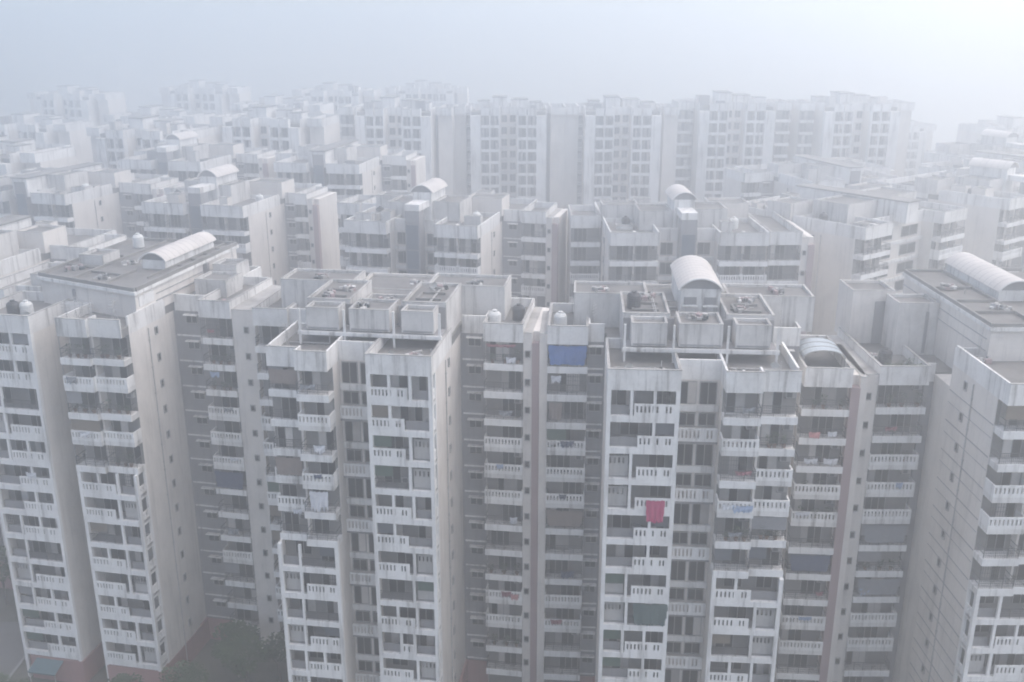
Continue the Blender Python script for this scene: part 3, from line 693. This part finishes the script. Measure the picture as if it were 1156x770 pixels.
for (T, nm) in zip([o for o in C.objects if o.name.startswith('apartment_tower') and o.parent is None][5:11], ('the far left tower', 'the second row long vault tower', 'the grey stair shaft tower',
        'the blue stair glazing tower', 'the turned tower with blank flank', 'the turned right edge tower')):
    for me, c_, x, y, s_ in ((TB, 'black', -8.2, 9.2, 'left wing'), (TW, 'white', 8.0, 8.4, 'right wing')):
        if nm.startswith('the turned tower with'): x *= 1.4
        put('water_tank', me, f'{c_} water tank on the {s_} roof of {nm}', 'water tank', T, x, y, 43.0)
def antenna_mesh(h, bars, seed):
    b = MB(); g = random.Random(seed); b.tube((0, 0, 0), (0, 0, h), .035, PIPE)
    for i in range(bars):
        z = h - .15 - i * .32; w = .35 + .25 * g.random(); b.tube((-w, 0, z), (w, 0, z), .022, PIPE)
    b.tube((0, 0, h * .55), (.55, .2, 0), .02, PIPE); b.tube((0, 0, h * .55), (-.4, .35, 0), .02, PIPE)
    return b.mesh('antenna')
AM = [antenna_mesh(2.6, 4, 1), antenna_mesh(2.0, 3, 2), antenna_mesh(3.1, 5, 3)]
for i, (x, y) in enumerate(((1.9, 1.2), (2.5, 2.6), (3.1, 1.0), (3.8, 2.4), (4.5, 1.6), (5.9, 3.3), (6.6, 2.2))):
    put('antenna', AM[i % 3], 'thin grey antenna mast clustered on the zigzag roof of the left front tower', 'antenna', T0, x, y, 43.0, i * .7, 'antennas on the left front tower')
for T, x, y, z, lb in ((T1, -6.8, 3.2, 43, 'antenna mast on the low left roof below the tank rooms'), (T2, -9.2, 15, 43, 'antenna mast between the blue tarpaulin roof and the left roof arm'),
                       (T2, 9.2, 15, 43, 'antenna mast right of the right roof arm by the short vault'), (T3, -6.6, 9.2, 43, 'antenna mast on the flank wall roof of the right-hand tower'),
                       (T0, 13.6, 14.4, 44.8, 'antenna mast on the stepped roof room right of the long vault'), (T0, 11.2, 19.6, 45.4, 'second antenna mast, farther back on the stepped roof right of the long vault')):
    put('antenna', AM[0], lb, 'antenna', T, x, y, z, 1.1)
def dish_mesh():
    b = MB(); b.tube((0, 0, 0), (0, 0, .7), .03, PIPE)
    n = 14; k = len(b.v); i = b.slot(TANKW); rings = 4
    for r_ in range(rings + 1):
        rr = .4 * r_ / rings
        for a in range(n):
            t = 2 * pi * a / n; u, v = rr * cos(t), rr * sin(t); d = .9 * rr * rr
            b.v.append((u, -.12 + d * -.7 - v * .35, .8 + v * .9 - d * .3))
    for r_ in range(rings):
        for a in range(n):
            e = (a + 1) % n; b.f.append((k + r_ * n + a, k + r_ * n + e, k + (r_ + 1) * n + e, k + (r_ + 1) * n + a)); b.m.append(i)
    b.tube((0, -.1, .6), (0, -.5, .78), .015, PIPE)
    return b.mesh('satellite_dish')
DM = dish_mesh()
# roof junk: bricks, boards, low masonry stands, one heap per spot
def heap_mesh(seed):
    g = random.Random(seed); b = MB(); ms = (ROOFL, COPE, GREY, PINK, WHITE, DARK, PIPE)
    for i in range(16):
        a = g.uniform(0, 2 * pi); rr = g.uniform(0, 1.1); w, d, h = g.uniform(.15, .7), g.uniform(.12, .45), g.uniform(.08, .5); m = g.choice(ms)
        x, y = rr * cos(a), rr * sin(a) * .7; c, s_ = cos(a * 3), sin(a * 3); k = len(b.v); b.box(-w / 2, w / 2, -d / 2, d / 2, 0, h, m)
        for j in range(k, k + 8):
            vx, vy, vz = b.v[j]; b.v[j] = (x + vx * c - vy * s_, y + vx * s_ + vy * c, vz + .001 * i)
    for i in range(4): b.tube((g.uniform(-1, 0), g.uniform(-.6, .6), .1), (g.uniform(0, 1.3), g.uniform(-.6, .6), g.uniform(.2, .6)), .03, PIPE)
    return b.mesh('rubble_heap')
HM = [heap_mesh(i) for i in range(5)]
for i, (T, x, y, z, lb) in enumerate(((T1, -3.6, 1.8, 43, 'heap of leftover masonry on the left wing roof of the tank room tower'), (T1, 5.6, 2.6, 43, 'heap of leftover masonry on the right wing roof of the tank room tower'),
    (T1, -4.6, 9.8, 46.5, 'heap of boards and bricks on the left roof arm of the tank room tower'), (T1, 5.4, 14, 46.5, 'heap of boards at the back of the right roof arm of the tank room tower'),
    (T2, -3.4, 1.8, 43, 'heap of leftover masonry on the roof of the left grid wing'), (T2, 3.4, 2.4, 43, 'heap of leftover masonry on the roof above the staggered balconies'),
    (T2, 5.4, 13.6, 46.5, 'heap of boards on the right roof arm by the short vault'), (T2, -4.2, 14.2, 46.5, 'heap of bricks on the left roof arm by the short vault'), (T2, 0, 8, 46.4, 'bricks and boards on the middle tank room of the short vault tower'),
    (T2, -12.0, 14.0, 43, 'heap of odds and ends on the roof edge above the blue tarpaulin'), (T1, 12.2, 12.6, 43, 'heap of odds and ends on the narrow roof by the black and white tanks'),
    (T3, -12.6, 18.6, 40, 'heap of odds and ends at the foot of the upright boxes on the low roof'), (T3, -6.9, 8.4, 43, 'dark heap of branches and boards on the flank wall roof at the right'),
    (T0, 3.4, 2.6, 43, 'heap of rods and boards among the antenna masts on the left front tower'), (T0, 1.6, 8.0, 46.1, 'heap of boards on the front of the slanted roof'), (T0, 1.2, 15, 46.1, 'heap of broken panels left of the long vault'),
    (T1, -3.5, 12.5, 46.5, 'planks and bricks at the rear of the left roof arm of the tank room tower'), (T1, .7, 12.4, 45.4, 'bricks on the sunk roof between the two roof arms of the tank room tower'),
    (T1, -8, 18, 46.3, 'boards at the back left of the tank room tower roof'), (T1, 8.6, 17.4, 46.3, 'boards at the back right of the tank room tower roof'), (T1, 2.4, 19.4, 45.5, 'boards in the back middle of the tank room tower roof'),
    (T2, -8.6, 17.6, 46.3, 'boards at the back left of the short vault tower roof'), (T2, 9.2, 18, 46.3, 'boards at the back right of the short vault tower roof'), (T2, 4.6, 10.4, 46.5, 'bricks at the front of the right roof arm by the short vault'),
    (T1, -.6, 7.4, 46.3, 'bricks on the middle tank room of the tank room tower'), (T3, -2.6, 14, 46.4, 'boards on the front of the long flat roof at the right edge'), (T3, -4.4, 22, 46.4, 'boards left of the vault on the long flat roof at the right'),
    (T0, -3.6, 11.2, 46.1, 'boards on the left front of the slanted roof'), (T0, 14, 11.6, 43, 'heap of odds and ends on the narrow roof right of the left front tower'), (T2, 13.4, 19.0, 40.0, 'heap of odds and ends behind the arched canopy'))):
    put('rubble_heap', HM[i % 5], lb, 'rubble', T, x, y, z, i * 1.1)
for T, x, y, z, lb in ((T0, -3.0, 1.6, 43, 'small satellite dish beside the tanks on the left front roof'), (T1, 4.0, 1.2, 43, 'small satellite dish on the right wing roof below the tank rooms'),
                       (T2, -6.4, 1.6, 43, 'small satellite dish on the roof edge of the left grid wing'), (T2, 6.5, 3.0, 43, 'small satellite dish on the roof above the staggered balconies'),
                       (T3, -11.2, 14.6, 40, 'small satellite dish on the low roof by the plant pots'), (T1, 5.2, 12.8, 46.5, 'small satellite dish on the right roof arm behind the tank rooms')):
    put('satellite_dish', DM, lb, 'satellite dish', T, x, y, z, rnd.uniform(-.8, .8))

# pipe runs along the roofs
def pipe_mesh(l):
    b = MB(); b.tube((0, 0, .18), (l, 0, .18), .05, PIPE); b.tube((0, .16, .14), (l, .16, .14), .035, PIPE)
    for i in range(int(l / 1.2) + 1): b.box(i * 1.2, i * 1.2 + .12, -.08, .26, 0, .12, ROOFL)
    b.tube((l, 0, .18), (l, 0, .9), .05, PIPE)
    return b.mesh('roof_pipe')
for l, T, x, y, z, rz, lb in ((4.6, T1, 2.6, 2.6, 43, 0, 'pair of grey pipes across the right wing roof of the tank room tower'), (4.2, T2, -7.6, 2.9, 43, 0, 'pair of grey pipes across the roof of the left grid wing'),
                              (4.5, T2, 2.6, 3.4, 43, 0, 'pair of grey pipes across the roof above the staggered balconies'), (4.0, T1, -7.2, 5.0, 43, 0, 'grey pipes on the left wing roof just under the beam of the tank rooms'),
                              (6.0, T1, 5.9, 8.6, 46.5, pi / 2, 'grey pipes running back along the right roof arm of the tank room tower'), (6.0, T2, -3.6, 8.4, 46.5, pi / 2, 'grey pipes running back along the left roof arm near the short vault'),
                              (8.0, T3, -3.6, 12, 46.0, pi / 2, 'grey pipes along the flat roof left of the right-hand vault')):
    put('roof_pipe', pipe_mesh(l), lb, 'pipe', T, x, y, z, rz)

# arched sheet canopy on the low roof
CAN = plain('canopy_sheet', (.42, .47, .50), .35)
b = MB(); n = 10
for i in range(n):
    a, e = pi * (i / n), pi * ((i + 1) / n)
    for rr in (0, .05): b.face([(-2.0 * cos(a), 0, 0.8 * sin(a) - rr), (-2.0 * cos(e), 0, 0.8 * sin(e) - rr), (-2.0 * cos(e), 4.2, 0.8 * sin(e) - rr), (-2.0 * cos(a), 4.2, 0.8 * sin(a) - rr)], CAN)
    for y in (0, 1.4, 2.8, 4.2): b.tube((-2.02 * cos(a), y, 0.82 * sin(a)), (-2.02 * cos(e), y, 0.82 * sin(e)), .045, PIPE, 5)
co = bpy.data.objects.new('roof_canopy', None); C.objects.link(co); co.location = (*at(T2, 13.2, 12.6), 41.2); co.rotation_euler.z = T2.rotation_euler.z
tag(co, 'arched pale sheet canopy on posts over the low roof left of the plant pots', 'canopy')
link('canopy_sheet', b.mesh('canopy_sheet'), co)
for x in (-1.97, 1.97):
    for y in (.1, 4.1):
        p = MB(); p.tube((0, 0, -1.2), (0, 0, .02), .05, PIPE); link('post', p.mesh('post'), co, (x, y, 0))

# plants
POT = plain('clay_pot', (.28, .15, .10), .85)
def plant_parts(seed, h):
    g = random.Random(seed); b = MB()
    for i in range(70):
        t = g.uniform(0, 2 * pi); rr = .34 * math.sqrt(g.random()); z = .3 + g.random() * h
        x, y = rr * cos(t), rr * sin(t); s = g.uniform(.05, .12); u = g.uniform(0, 2 * pi); w = g.uniform(-.8, .8)
        dx, dy, dz = s * cos(u), s * sin(u), s * w
        b.face([(x - dx, y - dy, z - dz), (x + dy * .6, y - dx * .6, z + s * .4), (x + dx, y + dy, z + dz), (x - dy * .6, y + dx * .6, z + s * .2)], GREENL)
    b.tube((0, 0, .25), (.03, .02, .3 + h * .7), .02, BARK)
    p = MB(); p.lathe([(.13, 0), (.2, .28), (.22, .29), (.22, .33)], POT, 12)
    return b.mesh('foliage'), p.mesh('pot')
PL = [plant_parts(s_, h_) for s_, h_ in ((1, .6), (2, .9), (3, 1.15))]
def plant(T, x, y, z, v, label, group):
    o = bpy.data.objects.new('potted_plant', None); C.objects.link(o); o.location = (*at(T, x, y), z); o.rotation_euler.z = rnd.uniform(0, 6)
    tag(o, label, 'potted plant', group); link('pot', PL[v][1], o); link('foliage', PL[v][0], o)
for i in range(9):
    plant(T3, -13.3 + i * .46 + rnd.uniform(-.1, .1), 13.8 + rnd.uniform(0, .5), 40.0, (0, 1, 0, 0, 1, 0, 2, 0, 0)[i], 'potted plant in the row on the low roof left of the grooved flank wall', 'pots in a row on the low roof')
for T, x0, x1, y, RTt, ks in ((T0, 5.0, 7.9, .8, 44, (0, 2, 4)), (T0, 1.6, 4.4, .4, 44, (0, 2)), (T0, 12.4, 15.5, 9.3, 44, (1, 2)), (T1, 10.9, 14.3, 11.3, 44, (0, 8, 11)),
                              (T2, 5.4, 8.0, .8, 44, (1, 4)), (T2, 11.2, 15.1, 10.5, 41, (0, 3, 4)), (T3, -13.6, -9.4, 13.3, 41, (0, 2, 6)), (T2, 2.2, 4.8, .3, 44, (4,))):
    for k in ks:
        for j in range(3): plant(T, x0 + (j + .5) * (x1 - x0) / 3 + rnd.uniform(-.3, .3), y, RTt - 4.3 - 3 * k + .1, rnd.choice((0, 1, 2)), 'green potted plant behind the railing of a balcony on the front towers', 'plants on the front balconies')

# laundry, blinds and sheets
def cloth_mesh(w, h, mat, seed, rag=.25, fold=.09):
    g = random.Random(seed); nx, nz = 14, 8; b = MB(); ph = g.uniform(0, 6)
    bot = [h * (1 - rag * g.random()) for _ in range(nx + 1)]
    def grid(o):
        k = len(b.v)
        for j in range(nz + 1):
            for i in range(nx + 1):
                f = j / nz; x = w * (i / nx - .5) * (1 - .13 * f * f - .03 * sin(2 * j + ph)); sag = .10 * (1 - (2 * i / nx - 1) ** 2) * abs(sin(i * .9 + ph))
                b.v.append((x, -fold * f * sin(i * 1.5 + ph) - fold * .5 * sin(j * .9 + i * .4) - o, -bot[i] * f - sag * (1 - f)))
        return k
    k0 = grid(0); k1 = grid(.02); m = b.slot(mat); nn = nx + 1
    for j in range(nz):
        for i in range(nx):
            a = k0 + j * nn + i; c = k1 + j * nn + i
            b.f.append((a, a + nn, a + nn + 1, a + 1)); b.f.append((c, c + 1, c + nn + 1, c + nn)); b.m += [m, m]
    return b.mesh('cloth')
PINKC = cloth('magenta_cloth', (.44, .035, .13)); BLUEC = cloth('blue_tarpaulin', (.05, .14, .38)); DGREEN = cloth('dark_green_shade', (.06, .10, .10))
WHC = cloth('white_laundry', (.62, .63, .66)); NAVY = cloth('navy_blind', (.06, .08, .14)); BROWN = cloth('brown_blind', (.22, .18, .16)); GREYC = cloth('grey_blind', (.24, .25, .27))
REDC = cloth('pale_red_laundry', (.52, .22, .22)); SKYC = cloth('pale_blue_laundry', (.30, .38, .52)); MAR = cloth('dull_maroon_laundry', (.28, .10, .13))
for nm, cat, w, h, m, T, x, y, z, rag, lb in (
    ('hanging_sheet', 'sheet', 1.65, 2.35, PINKC, T2, -3.6, -.12, 31.75, .2, 'bright magenta sheet hung over a white balcony wall of the left grid wing'),
    ('hanging_sheet', 'sheet', 1.8, 2.3, WHC, T1, -3.4, -.14, 30.1, .35, 'large whitish sheet hung from the balcony where the grid begins'),
    ('tarpaulin', 'tarpaulin', 3.8, 2.1, BLUEC, T2, -11.8, 12.30, 42.05, .08, 'blue tarpaulin closing the topmost balcony of a narrow stack'),
    ('shade_cloth', 'shade cloth', 3.2, 2.4, DGREEN, T2, -3.6, -.03, 21.1, .12, 'dark green shade cloth over a bay low on the left grid wing'),
    ('balcony_blind', 'blind', 4.0, 1.9, NAVY, T2, 13.15, 10.10, 21.05, .05, 'navy blind filling a balcony opening right of the staggered balconies'),
    ('balcony_blind', 'blind', 3.4, 2.1, NAVY, T0, 13.9, 8.95, 24.0, .06, 'dark navy blind on the narrow stack right of the left front tower'),
    ('balcony_blind', 'blind', 3.8, 1.9, BROWN, T2, -11.8, 12.30, 24.0, .05, 'brown blind on the narrow stack below the blue tarpaulin'),
    ('balcony_blind', 'blind', 4.3, 1.9, GREYC, T3, -11.5, 12.9, 24.0, .05, 'grey blind on a balcony left of the grooved flank wall, upper of two'),
    ('balcony_blind', 'blind', 4.3, 1.9, GREYC, T3, -11.5, 12.9, 18.0, .05, 'grey blind on a balcony left of the grooved flank wall, lower of two'),
    ('balcony_blind', 'blind', 2.7, 1.5, BROWN, T1, -6.5, .82, 41.9, .05, 'brown blind on the top left balcony under the tank room tower roof'),
    ('balcony_blind', 'blind', 2.7, 1.9, BROWN, T1, -6.5, .82, 33.0, .05, 'brown blind midway down the left balconies of the tank room tower'),
    ('balcony_blind', 'blind', 1.3, 1.9, BROWN, T2, -12.9, 12.30, 36.0, .05, 'short brown blind on the left half of a balcony below the blue tarpaulin'),
    ('laundry', 'laundry', 1.1, .7, REDC, T2, 12.3, 10.1, 34.5, .2, 'pale red cloth drying on a railing right of the staggered balconies'),
    ('laundry', 'laundry', .9, .7, WHC, T2, 14.0, 10.1, 34.6, .4, 'white cloth drying beside a pale red cloth on a railing'),
    ('laundry', 'laundry', 1.3, .8, WHC, T2, 12.2, 10.08, 31.7, .5, 'white clothes bunched on a railing below the pale red cloth, left bundle'),
    ('laundry', 'laundry', 1.4, .8, WHC, T2, 14.1, 10.08, 31.75, .5, 'white clothes bunched on a railing below the pale red cloth, right bundle'),
    ('laundry', 'laundry', 1.2, .6, WHC, T2, 2.9, -.1, 31.6, .2, 'small white towel on a railing of the staggered balconies'),
    ('laundry', 'laundry', 1.8, .8, SKYC, T2, 4.1, -.09, 31.5, .3, 'pale blue clothes on a railing beside a small white towel'),
    ('laundry', 'laundry', 3.0, .35, MAR, T1, 12.4, 10.93, 41.9, .3, 'dull maroon cloths on a line under the roof edge by the black and white tanks'),
    ('laundry', 'laundry', 1.0, .8, WHC, T1, 13.4, 10.9, 40.6, .3, 'white cloth under the maroon cloths on the top balcony'),
    ('laundry', 'laundry', 1.0, 1.0, WHC, T2, -12.9, 12.28, 38.9, .5, 'white cloth hung one floor below the blue tarpaulin'),
    ('laundry', 'laundry', .9, .7, WHC, T1, -6.0, -.05 + .85, 27.6, .5, 'crumpled white laundry left of the large whitish sheet'),
    ('laundry', 'laundry', .8, .9, REDC, T1, 13.8, 10.9, 13.6, .4, 'faded red laundry low on the stack right of the open corner bays'),
    ('laundry', 'laundry', 1.2, .8, WHC, T0, -4.2, -.08, 26.5, .4, 'white laundry on the left grid wing of the left front tower'),
    ('laundry', 'laundry', 1.1, .8, SKYC, T0, 13.4, 8.9, 36.0, .4, 'pale blue laundry on the narrow stack above the navy blind')):
    put(nm, cloth_mesh(w, h, m, hash(lb) % 1 + len(lb), rag, .05 if 'blind' not in nm else .02), lb, cat, T, x, y, z)

ordn = ('top', 'second', 'third', 'fourth', 'fifth', 'sixth', 'seventh', 'eighth', 'ninth', 'tenth', 'eleventh', 'twelfth')
cl = (('white', WHC), ('pale blue', SKYC), ('pale red', REDC), ('maroon', MAR), ('grey', GREYC), ('navy', NAVY))
for T, x0, x1, y, rt, where, ks in ((T0, 12.5, 15.5, 8.93, 44, 'stack right of the left front tower', (0, 3, 5, 8)), (T1, 11, 14.2, 10.93, 44, 'stack right of the tank room tower', (2, 4, 6, 9)),
        (T2, -13.4, -10.2, 12.33, 44, 'stack below the blue tarpaulin', (3, 5, 8, 10)), (T3, -13.5, -9.5, 12.93, 41, 'stack by the grooved flank wall', (1, 3, 7)), (T2, 11.2, 15, 10.12, 41, 'stack below the arched canopy', (4, 7, 8)),
        (T1, -4.7, -2.2, -.08, 44, 'left wing of the tank room tower', (0, 2, 3)), (T2, 2.2, 4.8, -.08, 44, 'staggered balcony wing', (0, 2, 4)), (T0, 1.6, 4.4, -.08, 44, 'zigzag balcony wing at the left', (1, 3))):
    for k in ks:
        cn, cm = rnd.choice(cl); w = rnd.uniform(.7, 1.5)
        put('laundry', cloth_mesh(w, rnd.uniform(.5, 1.0), cm, k + len(where), .4), f'{cn} washing, {ordn[k]} balcony down, {where}', 'laundry', T, rnd.uniform(x0 + w / 2, x1 - w / 2), y, rt - 4.3 - 3 * k + 1.14)

# entrance canopy at the foot of the left tower
TEAL = plain('teal_sheet', (.09, .15, .17), .7)
ec = bpy.data.objects.new('entrance_canopy', None); C.objects.link(ec); ec.location = (*at(T0, -5.6, -1.9), 0); ec.rotation_euler.z = T0.rotation_euler.z
tag(ec, 'teal sheet canopy at the pink foot of the left front tower', 'canopy')
b = MB(); b.face([(-1.7, 0, 2.3), (1.7, 0, 2.3), (1.7, 1.75, 2.9), (-1.7, 1.75, 2.9)], TEAL); b.face([(-1.7, 1.75, 2.84), (1.7, 1.75, 2.84), (1.7, 0, 2.24), (-1.7, 0, 2.24)], TEAL)
b.box(-1.72, 1.72, -.05, 0, 2.15, 2.32, TEAL); link('canopy_sheet', b.mesh('canopy_sheet'), ec)
for x in (-1.6, 1.6): p = MB(); p.tube((0, 0, 0), (0, 0, 2.2), .05, PIPE); link('post', p.mesh('post'), ec, (x, .1, 0))

# roads, paths, planting on the ground
RD = plaster('grey_road', (.20, .195, .19), (.13, .125, .12), .6, 0); KB = plaster('kerb_concrete', (.38, .37, .36), (.25, .24, .23), .5, 0)
def slab(name, x0, x1, y0, y1, z0, z1, m, label, cat):
    b = MB(); b.box(x0, x1, y0, y1, z0, z1, m); tag(link(name, b.mesh(name)), label, cat, kind='structure')
slab('road', -140, -58.5, 66, 108, .002, .01, RD, 'pale grey estate road at the foot of the left tower', 'road')
slab('road', -140, 140, 45, 62, .003, .011, RD, 'grey estate road in front of the tower row', 'road')
slab('road', -160, 160, 122, 128, .002, .01, RD, 'grey estate road between the first and second tower rows', 'road')
slab('kerb', -58.5, -58.2, 66, 108, 0, .13, KB, 'concrete kerb along the estate road', 'kerb')
def tree_meshes(seed, h, r):
    g = random.Random(seed); t = MB(); t.tube((0, 0, 0), (.1, .05, h * .45), .2, BARK, 8, .13)
    tips = []
    for i in range(6):
        a = i * 1.05 + g.uniform(-.3, .3); q_ = (r * .55 * cos(a), r * .55 * sin(a), h * g.uniform(.55, .85)); t.tube((.1, .05, h * .42), q_, .1, BARK, 6, .03); tips.append(q_)
    tips.append((0, 0, h * .9))
    c = MB()
    for i in range(900):
        q_ = g.choice(tips); u = [g.gauss(0, 1) for _ in range(3)]; l = math.sqrt(sum(a * a for a in u)); rr = r * .48 * g.random() ** .4
        x, y, z = q_[0] + u[0] / l * rr, q_[1] + u[1] / l * rr, q_[2] + u[2] / l * rr * .7
        s = g.uniform(.12, .28); a = g.uniform(0, 6.28); w = g.uniform(-.7, .7); dx, dy, dz = s * cos(a), s * sin(a), s * w
        c.face([(x - dx, y - dy, z - dz), (x + dy * .7, y - dx * .7, z + s * .3), (x + dx, y + dy, z + dz), (x - dy * .7, y + dx * .7, z + s * .2)], GREENL)
    return t.mesh('trunk'), c.mesh('crown')
TM = [tree_meshes(11, 8, 3.2), tree_meshes(12, 6.5, 2.6), tree_meshes(13, 9.5, 3.6)]
for i, (x, y, v, sc, lb) in enumerate(((-29.8, 93.5, 0, 1, 'dark leafy tree low in the gap left of the tank room tower'), (-26.6, 95.5, 1, 1, 'smaller dark tree between the gap tree and the tank room tower'),
    (-31.8, 97, 1, 1.1, 'dark tree at the foot of the navy blind stack'), (-42.0, 89.5, 1, .85, 'low dark tree in front of the pink plinth of the left tower'), (-35.6, 90.5, 0, .8, 'rounded dark tree right of the pink plinth'),
    (-52.6, 89, 1, .8, 'small dark tree left of the teal canopy'), (-57, 92.0, 1, .6, 'small roadside tree by the kerb at the lower left'), (-60, 121, 2, 1, 'dark tree in the shaded gap behind the left front tower'),
    (-66, 112, 0, 1, 'dark tree by the road at the far left'), (-20, 128, 2, 1, 'tree in the court behind the tank room tower'), (8, 126, 0, 1.1, 'tree in the court behind the short vault tower'), (34, 124, 2, 1, 'tree in the court behind the low roof canopy'), (46, 130, 0, 1, 'tree in the court by the blank flank wall'))):
    o = bpy.data.objects.new('tree', None); C.objects.link(o); o.location = (x, y, 0); o.rotation_euler.z = i * 1.3; o.scale = (sc, sc, sc)
    tag(o, lb, 'tree', 'estate trees'); link('trunk', TM[v][0], o); link('crown', TM[v][1], o)


w = bpy.data.worlds.new('World'); S.world = w; w.use_nodes = True
nt = w.node_tree; bg = nt.nodes['Background']; sky = nt.nodes.new('ShaderNodeTexSky'); sky.sky_type = 'NISHITA'
SUN_EL, SUN_AZ = 62, 76           # degrees; azimuth clockwise from the view direction (+Y)
sky.sun_disc = False; sky.sun_elevation = R(SUN_EL); sky.sun_rotation = R(SUN_AZ)
sky.air_density = 1.0; sky.dust_density = 2.6; sky.ozone_density = 1.2
nt.links.new(sky.outputs[0], bg.inputs['Color']); bg.inputs['Strength'].default_value = .12
sd = bpy.data.lights.new('sun', 'SUN'); sd.energy = 1.5; sd.angle = R(120); sd.color = (1, .93, .84)
so = bpy.data.objects.new('sun', sd); C.objects.link(so); so.rotation_euler = (R(90 - SUN_EL), 0, R(180 - SUN_AZ))
so.location = (60, 60, 150)

hz = MB(); hm = bpy.data.materials.new('haze_air'); hm.use_nodes = True
hn = hm.node_tree; hn.nodes.remove(hn.nodes['Principled BSDF'])
pv = hn.nodes.new('ShaderNodeVolumePrincipled'); pv.inputs['Color'].default_value = (.994, .998, 1, 1)
pv.inputs['Density'].default_value = HAZE; pv.inputs['Anisotropy'].default_value = .78
hn.links.new(pv.outputs[0], hn.nodes['Material Output'].inputs['Volume'])
hz.box(-300, 300, -25, 700, -1, CAMZ + 12, hm)
tag(link('haze', hz.mesh('haze')), 'pale morning haze lying over the whole estate', 'haze', kind='stuff')

S.cycles.volume_bounces = 14; S.cycles.max_bounces = 16; S.cycles.diffuse_bounces = 3; S.cycles.glossy_bounces = 2
S.cycles.use_denoising = True; S.cycles.filter_width = 1.9
S.view_settings.view_transform = 'Standard'; S.view_settings.look = 'None'; S.view_settings.gamma = 1
S.view_settings.use_curve_mapping = False; S.view_settings.exposure = EXPO
